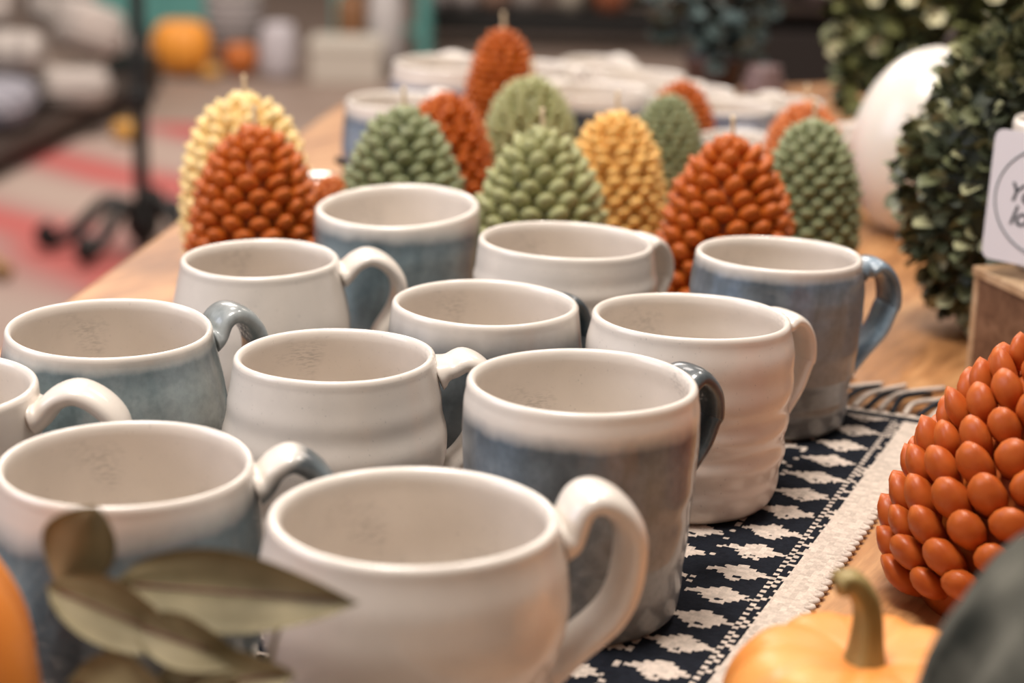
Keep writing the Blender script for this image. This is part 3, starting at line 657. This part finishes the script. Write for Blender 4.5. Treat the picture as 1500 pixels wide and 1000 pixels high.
M_ink = simple('ink', (.02, .025, .028), .6); M_ring = simple('ink_teal', (.05, .075, .075), .6)
a_ = np.linspace(0, 2*PI, 65)
ring = np.stack([3.98+3.52*np.cos(a_), 3.75+3.12*np.sin(a_), np.full(65, .01)], 1)
mk('ring', *sweep(ring, .055, .012, (0, 0, 1), 6, cap=False) if False else tube(ring, .05, 6), M_ring, card)
for body, sx, sy, size in (('You are', 1.2, 3.6, 1.5), ('loved', 1.5, 2.25, 1.6)):
    fc_ = bpy.data.curves.new('lettering', 'FONT'); fc_.body = body; fc_.size = size*U; fc_.extrude = .008*U; fc_.offset = .02*U; fc_.shear = .25; fc_.space_character = .95
    ft_ = bpy.data.objects.new('tmp_text', fc_); COL.objects.link(ft_); bpy.context.view_layer.update()
    me_ = bpy.data.meshes.new_from_object(ft_.evaluated_get(bpy.context.evaluated_depsgraph_get())); bpy.data.objects.remove(ft_)
    me_.materials.clear(); me_.materials.append(M_ink); fo_ = bpy.data.objects.new('lettering', me_); COL.objects.link(fo_); fo_.parent = card; fo_.location = Vector((sx, sy, .012))*U; fo_.rotation_euler = (0, 0, -.05)
M_bead = simple('bead_wood', (.62, .5, .38), .5)
V, F = lathe([(.02, -.06), (.10, -.05), (.17, 0), (.10, .05), (.02, .06)], 10); hole = mk('eyelet', V, F, simple('brass', (.5, .25, .12), .4, metallic=.6), card, (CW*.5, 6.15, .03))
bd0 = None
for k in range(13):
    u = k/12; p = (CW*.5+.02+u*.3, 6.3+u*2.9, .15-u*1.1+.5*math.sin(PI*u)*0)
    o = mk('bead', *superell(.15, .15, .15, 1, 1, 8, 6), M_bead, card) if bd0 is None else link_copy(bd0, card); bd0 = bd0 or o
    o.location = Vector(p)*U

# eucalyptus tip behind the large candle
M_euc = simple('eucalyptus', (0.13, 0.16, 0.125), .35, (0.22, 0.26, 0.21), 60)
eu = empty('eucalyptus_sprig', (28.6, 97.5, TZ), label='little grey-green eucalyptus sprig behind the foreground candle at the right edge', cat='sprig')
eb = np.array([28.6, 97.5, TZ])
st_ = catmull([np.array(q)-eb for q in ((32.5, 99.5, -.1), (30.6, 98.5, 3.0), (28.6, 97.5, 5.4), (27.3, 97.0, 6.9))], 6)
mk('stem', *tube(st_, .12, 8), M_euc, eu)
for b0, t0, sd, w_ in (((27.4, 97.0, 6.6), (28.6, 96.8, 8.6), (.9, 0, -.4), .85), ((27.6, 97.1, 6.4), (25.9, 96.4, 6.7), (0, .3, .9), .55), ((28.2, 97.3, 6.0), (29.9, 96.8, 7.9), (.5, -.6, .5), .9), ((29.3, 98.0, 4.6), (27.4, 97.4, 5.0), (0, -.4, .9), .8), ((30.2, 98.3, 3.6), (31.9, 97.6, 5.2), (0, -.4, .9), .9)):
    V, F, mids = leaf_mesh(np.array(b0)-eb, np.array(t0)-eb, sd, w_, .3, .15, n=8, m=5, thick=.05)
    lf = mk('leaf', V, F, M_euc, eu); mk('midrib', *tube(mids, .04, 6), M_euc, lf)

# ------------------------------------------------------------------ more mugs at the back of the table
gb = glaze_blue('glaze_far_blue', 7.2, cols=[(0.05, 0.075, 0.11), (0.13, 0.18, 0.25), (0.24, 0.30, 0.38)])
BG = 'mugs on the back half of the table'
gb2 = glaze_blue('glaze_far_dark', 5.4, cols=[(0.03, 0.045, 0.07), (0.07, 0.10, 0.15), (0.14, 0.18, 0.24)])
gl = glaze_blue('glaze_far_lavender', 6.4, cols=[(0.16, 0.18, 0.25), (0.30, 0.32, 0.41), (0.42, 0.43, 0.5)])
for lab, x, y, R, H, m_, azd in (
    ('blue mug with pale rim beside the sage green candle, left of the rust ones', -9.2, 158, 4.6, 8.2, gb, 60),
    ('large lavender-blue mug with cream rim left of the rearmost rust-orange candle', -6.2, 181, 5.3, 8.0, gl, 90),
    ('white-rimmed mug just right of the rearmost rust-orange candle', 1.2, 188, 3.6, 6.9, M_white, 0),
    ('pale mug at the very back with its rim highest among the right-hand mugs', 8.1, 203, 4.0, 5.3, M_white, 60),
    ('white mug with wide rim beside the eucalyptus, in the back group', 12.2, 195, 4.3, 5.2, M_white, 100),
    ('dark blue mug with a wide pale rim behind the golden yellow candle', 6.6, 176, 4.9, 6.6, gb2, 120),
    ('white mug behind the orange candle peeking out over the dull green one', 15.6, 182, 4.4, 5.8, M_white, 80),
    ('blue and white mug right of the orange candle in the back group', 18.0, 169, 4.2, 6.6, gl, 200),
    ('pale mug in front of the dark shelf, second from the right in the back group', 23.4, 178, 4.2, 5.6, M_white, 90),
    ('white mug nearest the flowering plant in the back group', 27.0, 163, 3.7, 5.8, M_white, 60),
    ('small pale blue mug between the rust-red candle and the soft orange one', 17.8, 157, 3.6, 6.0, gl, 80)):
    mug(lab, (x, y, TZ), R, H, pr_D, D2(azd), m_, m_, group=BG, seg=48, ext=2.4, crest=.1, zb=1.8)

# blue-green eucalyptus in a dark pot at the back of the table
ep = empty('eucalyptus_plant', (21.0, 214, TZ), label='blurred blue-green eucalyptus plant in a dark pot at the back of the table', cat='plant')
M_eb = [simple('euc_dark', (0.025, 0.04, 0.038), .6), simple('euc_blue', (0.085, 0.125, 0.12), .6), simple('euc_pale', (0.19, 0.24, 0.23), .6)]
mk('pot', *lathe([(.02, 0), (2.4, 0), (3.2, 4.2), (3.4, 4.6), (3.0, 4.6), (2.6, 3.8), (.02, 3.8)], 24), simple('pot_plum', (.07, .04, .04), .6), ep)
EV, EF = small_leaf(2.2, 1.0)
rg = random.Random(4); stems = []; lv = [[], [], []]
for k in range(15):
    a0 = k*2.4; sp_r = rg.uniform(3, 8); top = rg.uniform(7, 17)
    pts = catmull([(0, 0, 3.5), (sp_r*.3*math.cos(a0), sp_r*.3*math.sin(a0), top*.6), (sp_r*.75*math.cos(a0), sp_r*.6*math.sin(a0), top), (sp_r*1.1*math.cos(a0), sp_r*math.sin(a0), top-rg.uniform(0, 6))], 4)
    stems.append(tube(pts, .13, 5))
    for q in pts[3:]:
        for s_ in range(2):
            d = (rg.uniform(-1, 1), rg.uniform(-1, 1), rg.uniform(-.7, .7)); mi_ = rg.choice((0, 0, 1, 1, 1, 2)); lv[mi_].append((place_leaf(EV, q, d, rg.uniform(-1, 1), rg.uniform(.7, 1.2)), EF))
mk('stems', *merge(stems), M_twig, ep)
for i_ in range(3): tag(mk('leaf_mass', *merge(lv[i_]), M_eb[i_], ep), kind='stuff')
pd = empty('plum_jar', (25.6, 207, TZ), label='small dull purple jar right of the blue-green plant', cat='jar')
mk('body', *lathe([(.02, 0), (1.8, 0), (2.2, 1.2), (2.2, 3.2), (1.7, 4.0), (1.8, 4.6), (1.5, 4.6), (1.4, 4), (.02, 3.5)], 24), simple('plum', (.16, .10, .095), .5), pd)

# ------------------------------------------------------------------ shop floor behind
rug = empty('rug', (-150, 440, FLZ), label='cream rug with faded red stripes on the floor behind the table', cat='rug')
m_, nt1, b1 = nm('rug_stripes'); vv = coord(nt1); w1 = N(nt1, 'ShaderNodeTexWave'); w1.inputs['Scale'].default_value = .75; w1.inputs['Distortion'].default_value = 4; w1.inputs['Detail'].default_value = 2; w1.bands_direction = 'DIAGONAL'
nt1.links.new(vv, w1.inputs[0]); nt1.links.new(ramp(nt1, [(0.0, (.33, .25, .21)), (.5, (.31, .205, .175)), (.78, (.31, .14, .125)), (.95, (.36, .085, .075))], w1.outputs[1]), b1.inputs['Base Color']); b1.inputs['Roughness'].default_value = .95
mk('pile', *boxm(-160, 68, -130, 160, 0, 1.2), m_, rug, smooth=False)
RB = mk('binding', *merge([boxm(-161, 69, -131.2, -130, 0, 1.4), boxm(-161, 69, 160, 161.2, 0, 1.4), boxm(68, 69.2, -131, 161, 0, 1.4), boxm(-161.2, -160, -131, 161, 0, 1.4)]), simple('rug_binding', (.35, .28, .24), .9), rug)

# black iron pole stand
M_iron = simple('black_iron', (.012, .011, .010), .5, metallic=.3)
ps = empty('pole_stand', (-84.5, 440, FLZ+1.25), label='thin black iron pole on splayed feet rising from the floor at the left', cat='stand')
mk('pole', *lathe([(.02, 1), (2.2, 1), (2.0, 10), (1.75, 12), (1.75, 120), (.02, 120)], 20), M_iron, ps)
for zc in (34, 70): mk('collar', *lathe([(1.6, zc-2.4), (3.0, zc-1.6), (3.0, zc+1.6), (1.6, zc+2.4)], 20), M_iron, ps)
mk('hub', *superell(4.2, 4.2, 5, 1, 1, 20, 12), M_iron, ps, (0, 0, 6))
f0 = None
for k, aa in enumerate((200, 245, 320, 80)):
    a1 = D2(aa); L = 21
    V, F = tube(catmull([(0, 0, 7), (L*.35, 0, 11), (L*.7, 0, 5), (L, 0, 2.2), (L+1.5, 0, 4.5), (L-1, 0, 6.0)], 6), 1.7, 8)
    o = mk('foot', V, F, M_iron, ps, rot=(0, 0, a1)) if f0 is None else link_copy(f0, ps); f0 = f0 or o; o.rotation_euler = (0, 0, a1)
st = empty('wooden_easel_leg', (-112, 408, FLZ+1.6), label='tan wooden stick lying on the floor at the far left edge', cat='stick')
mk('rod', *tube([(-9, 12, 5.0), (0, 3, 3), (5, -2, 1.6)], 1.6, 10), simple('tan_wood', (.32, .17, .05), .6), st)

# low dark platform with folded grey throws and cushions
plat = empty('dark_platform', (-122, 612, FLZ+1.25), D2(-6.8), label='low dark wooden platform carrying the grey cushions at the upper left', cat='platform')
bevel(mk('deck', *boxm(-95, 0, -135, 30, 3.5, 8), M_dkwood, plat, smooth=False), .6)
for p in ((-90, -130), (-6, -130), (-6, 24), (-90, 24)): mk('leg', *boxm(p[0]-4, p[0]+4, p[1]-4, p[1]+4, 0, 3.5), M_dkwood, plat, smooth=False)
def stripes(name, c1, c2, scale=3.0, dirn='X'):
    m_, nt1, b1 = nm(name); vv = coord(nt1); w1 = N(nt1, 'ShaderNodeTexWave'); w1.inputs['Scale'].default_value = scale; w1.inputs['Distortion'].default_value = 1.2; w1.bands_direction = dirn
    nt1.links.new(vv, w1.inputs[0]); nt1.links.new(ramp(nt1, [(.3, c1), (.6, c2)], w1.outputs[1]), b1.inputs['Base Color']); b1.inputs['Roughness'].default_value = .9; return m_
MG = [stripes('throw_grey', (.25, .22, .20), (.40, .355, .325), 5), stripes('throw_light', (.44, .38, .345), (.33, .29, .265), 7, 'Y'), stripes('throw_violet', (.17, .165, .20), (.30, .285, .31), 6, 'DIAGONAL')]
CG = 'grey cushions heaped on the dark platform'
for lab, x, y, z_, a3, rot, mi_ in (
    ('grey-violet striped cushion lying lowest at the left edge', -152, 548, -59.6, (17, 22, 6), (0.0, 0, .1), 2),
    ('pale grey cushion lying lowest at the right side of the heap', -131.5, 582, -60.2, (11, 13, 5.5), (.0, 0, .2), 1),
    ('light grey cushion leaning on top at the right of the heap', -128, 590, -44.8, (10, 8.5, 7.5), (-.3, .35, .5), 1),
    ('striped grey cushion lying on the grey-violet one at the left', -149, 568, -48.5, (13, 14, 5.2), (.0, .0, .2), 0),
    ('pale cushion standing at the very top left corner', -160, 592, -35, (10, 6, 10), (-.3, .1, .1), 1),
    ('darker grey cushion standing behind the others near the teal cabinet', -139, 604, -36, (10, 5, 10), (-.25, .1, .2), 0)):
    c_ = empty('cushion', (x, y, z_), label=lab, cat='cushion', group=CG)
    mk('cover', *superell(*a3, .55, .55, 32, 16), MG[mi_], c_, rot=rot)
    th_ = np.linspace(0, 2*PI, 49); sg = lambda v, e: np.sign(v)*abs(v)**e
    mk('piping', *tube(np.stack([a3[0]*1.0*sg(np.cos(th_), .55), a3[1]*sg(np.sin(th_), .55), 0*th_], 1), .5, 6), MG[mi_], c_, rot=rot)
wb = empty('woven_ball', (-128, 661, FLZ+16.1), label='small round pale ball resting beside the cushions left of the pole', cat='ball')
mk('ball', *superell(4.6, 4.6, 4.6, 1, 1, 20, 14), MG[1], wb)
bkt = empty('black_crate', (-129, 662, FLZ), label='black crate on the floor under the pale ball by the pole', cat='crate')
for z0 in (0.5, 6.2): mk('slat', *merge([boxm(-7, 7, -9.5, -8.5, z0, z0+5.5), boxm(-7, 7, 8.5, 9.5, z0, z0+5.5), boxm(-7.5, -6.5, -9, 9, z0, z0+5.5), boxm(6.5, 7.5, -9, 9, z0, z0+5.5)]), M_iron, bkt, smooth=False)
mk('base', *boxm(-6.5, 6.5, -8.5, 8.5, 0, 11.4), M_iron, bkt, smooth=False)
gp = simple('gold_gourd', (.52, .25, .04), .35, (.62, .33, .07), 20)
pumpkin('small golden gourd on the floor by the platform corner at the left', (-113, 568, FLZ+1.2), 4.4, 6.6, 8, gp, M_stem, .1, name='gourd', cat='gourd', seg=48)

# far floor display: pumpkins, vases, boxes
pumpkin('large orange pumpkin on the floor right of the black pole', (-119, 700, FLZ), 10.6, 21.5, 10, simple('far_orange', (.78, .30, .035), .5), M_stem, .08, seg=64)
pumpkin('smaller burnt orange pumpkin on the floor right of the large one', (-99, 705, FLZ), 6.4, 12.5, 9, simple('far_burnt', (.48, .13, .02), .5), M_stem, .08, seg=64)
pumpkin('little yellow gourd on the floor between two orange pumpkins', (-108, 694, FLZ), 3.8, 5.6, 8, gp, M_stem, .1, name='gourd', cat='gourd', seg=48)
M_teal = simple('teal_paint', (.085, .26, .235), .5, (.11, .31, .28), 6)
cab = empty('teal_cabinet', (-132, 765, FLZ), label='teal painted cabinet behind the large orange pumpkin', cat='cabinet')
bevel(mk('body', *boxm(-34, 24, 0, 30, 5, 75), M_teal, cab, smooth=False), .5)
for x0 in (-33, -4): 
    d_ = bevel(mk('door', *boxm(x0, x0+27, -1.2, 0, 8, 70), M_teal, cab, smooth=False), .4); mk('knob', *superell(1, 1, 1, 1, 1, 10, 8), M_iron, d_, (x0+(24 if x0 < -20 else 3), -2, 40))
for x0 in (-33, 19): mk('leg', *boxm(x0, x0+4, 2, 6, 0, 5), M_teal, cab, smooth=False)
ch = empty('teal_chair', (-52, 735, FLZ), label='teal painted wooden chair frame behind the cream box', cat='chair')
for x0, y0, h_ in ((-17, 0, 22), (14, 0, 22), (-17, 26, 55), (14, 26, 55)):
    bevel(mk('leg', *boxm(x0, x0+4.5, y0, y0+4, 0, h_*1.0+20*(h_ < 30)), M_teal, ch, smooth=False), .4)
bevel(mk('seat', *boxm(-18, 19.5, -1, 30, 42, 45), M_teal, ch, smooth=False), .5)
for z0 in (56, 66): bevel(mk('back_rail', *boxm(-14, 14.5, 27, 29, z0, z0+5), M_teal, ch, smooth=False), .4)
mk('stretcher', *boxm(-13, 14.5, 1, 3, 12, 15), M_teal, ch, smooth=False)
lb = empty('striped_basket', (-106, 738, FLZ), label='grey striped basket behind the burnt orange pumpkin', cat='basket')
mk('weave', *lathe([(.02, 0), (8, 0), (10, 12), (10.5, 25), (9.8, 25), (9.2, 12), (.02, 3)], 32), stripes('basket_weave', (.14, .12, .12), (.34, .30, .29), 9, 'Z'), lb)
mk('rim', *lathe([(9.6, 24), (10.9, 24.4), (10.9, 25.8), (9.6, 26)], 32), MG[0], lb)
vs = empty('white_vase', (-85, 700, FLZ), label='white vase standing on the floor between the basket and the cream box', cat='vase')
mk('body', *lathe([(.02, 0), (5.6, 0), (6.8, 4), (6.9, 14), (5.6, 18), (5.2, 19.5), (4.8, 19.5), (5, 17), (.02, 15)], 32), simple('vase_white', (.48, .44, .46), .5), vs)
cbx = empty('cream_box', (-60.5, 692, FLZ), label='cream box with a lid on the floor in front of the teal chair', cat='box')
bevel(mk('base', *boxm(-12.3, 12.3, 0, 18, 0, 11.5), simple('box_cream', (.50, .445, .38), .8), cbx, smooth=False), .4)
bevel(mk('lid', *boxm(-12.8, 12.8, -.5, 18.5, 11.5, 15), simple('lid_cream', (.55, .50, .43), .8), cbx, smooth=False), .4)
bp = empty('brown_pot', (-61, 722, FLZ), label='brown pot standing behind the cream box inside the chair frame', cat='pot')
mk('body', *lathe([(.02, 0), (4, 0), (5, 6), (5.5, 24), (4, 28), (3.6, 28), (.02, 22)], 24), simple('brown_clay', (.20, .09, .035), .5), bp)
wv = empty('tall_white_vase', (-48.5, 722, FLZ), label='tall white vase beside the brown pot inside the chair frame', cat='vase')
mk('body', *lathe([(.02, 0), (4.5, 0), (6.3, 8), (6.6, 24), (5, 31), (3.5, 34), (3.1, 34), (4.4, 30), (.02, 26)], 28), simple('vase_white2', (.48, .45, .44), .5), wv)

# black low shelves with things on them
sh = empty('black_shelf', (18, 800, FLZ), label='long low black shelf at the back of the shop behind the mugs', cat='shelf')
bevel(mk('board', *boxm(-60, 50, -10, 16, 6, 15), M_iron, sh, smooth=False), .4)
for x0 in (-58, 44): mk('leg', *boxm(x0, x0+4, -8, 14, 0, 6), M_iron, sh, smooth=False)
for nm_, lab, x, r_, h_, c_, ct_ in (
    ('terracotta_pot', 'reddish terracotta pot on the black shelf', 36, 7, 15, (.30, .09, .04), 'pot'), ('cream_jar', 'cream jar left of the terracotta pot on the black shelf', 20, 4.8, 13, (.42, .36, .29), 'jar'),
    ('grey_jar', 'grey-beige jar on the black shelf above the rearmost candle', 2, 5, 13, (.33, .28, .25), 'jar'), ('white_jar', 'white jar near the left end of the black shelf', -22, 5, 13, (.45, .39, .37), 'jar'),
    ('brown_bowl', 'brown bowl on the black shelf left of the grey-beige jar', -10, 5.2, 8, (.22, .12, .08), 'bowl'), ('white_crock', 'pale crock at the left end of the black shelf', -34, 6.2, 12, (.40, .35, .34), 'crock'), ('dark_bottle', 'dark bottle between the cream jar and the terracotta pot', 27.2, 1.9, 18, (.02, .025, .015), 'bottle')):
    o = empty(nm_, (18+x-18, 803, FLZ+15), label=lab, cat=ct_)
    mk('body', *lathe([(.02, 0), (r_*.8, 0), (r_, h_*.35), (r_*.95, h_*.8), (r_*.7, h_*.9), (r_*.8, h_), (r_*.7, h_), (.02, h_*.8)], 24), simple(nm_, c_, .5), o)
dc = empty('dark_cabinet', (100, 520, FLZ), label='tall dark brown open cabinet behind the flowering plant', cat='cabinet')
for nm_, q in (('back_panel', boxm(-46, 60, 28, 30, 0, 110)), ('side_panel', boxm(-46, -43, 0, 28, 0, 110)), ('side_panel', boxm(57, 60, 0, 28, 0, 110)), ('shelf', boxm(-43, 57, 1, 28, 48, 50)), ('shelf', boxm(-43, 57, 1, 28, 14, 17)), ('top', boxm(-47, 61, -1, 31, 110, 113)), ('door', boxm(-43, 57, -1, 1, 2, 44))):
    bevel(mk(nm_, *q, simple('cab_'+nm_, (.014, .008, .006), .6) if nm_ != 'shelf' else M_dkwood, dc, smooth=False), .3)
for lab, x in (('dusky pink bowl on the dark cabinet shelf, the left one of the pair', 68.5), ('dusky pink bowl on the dark cabinet shelf, the right one of the pair', 78.5)):
    o = empty('bowl', (x, 534, FLZ+50.6), label=lab, cat='bowl')
    mk('body', *lathe([(.02, 0), (2.2, 0), (4.0, 2.2), (4.3, 4), (4.0, 4), (3.6, 2.4), (.02, .8)], 24), simple('dusky', (.30, .20, .185), .6), o)
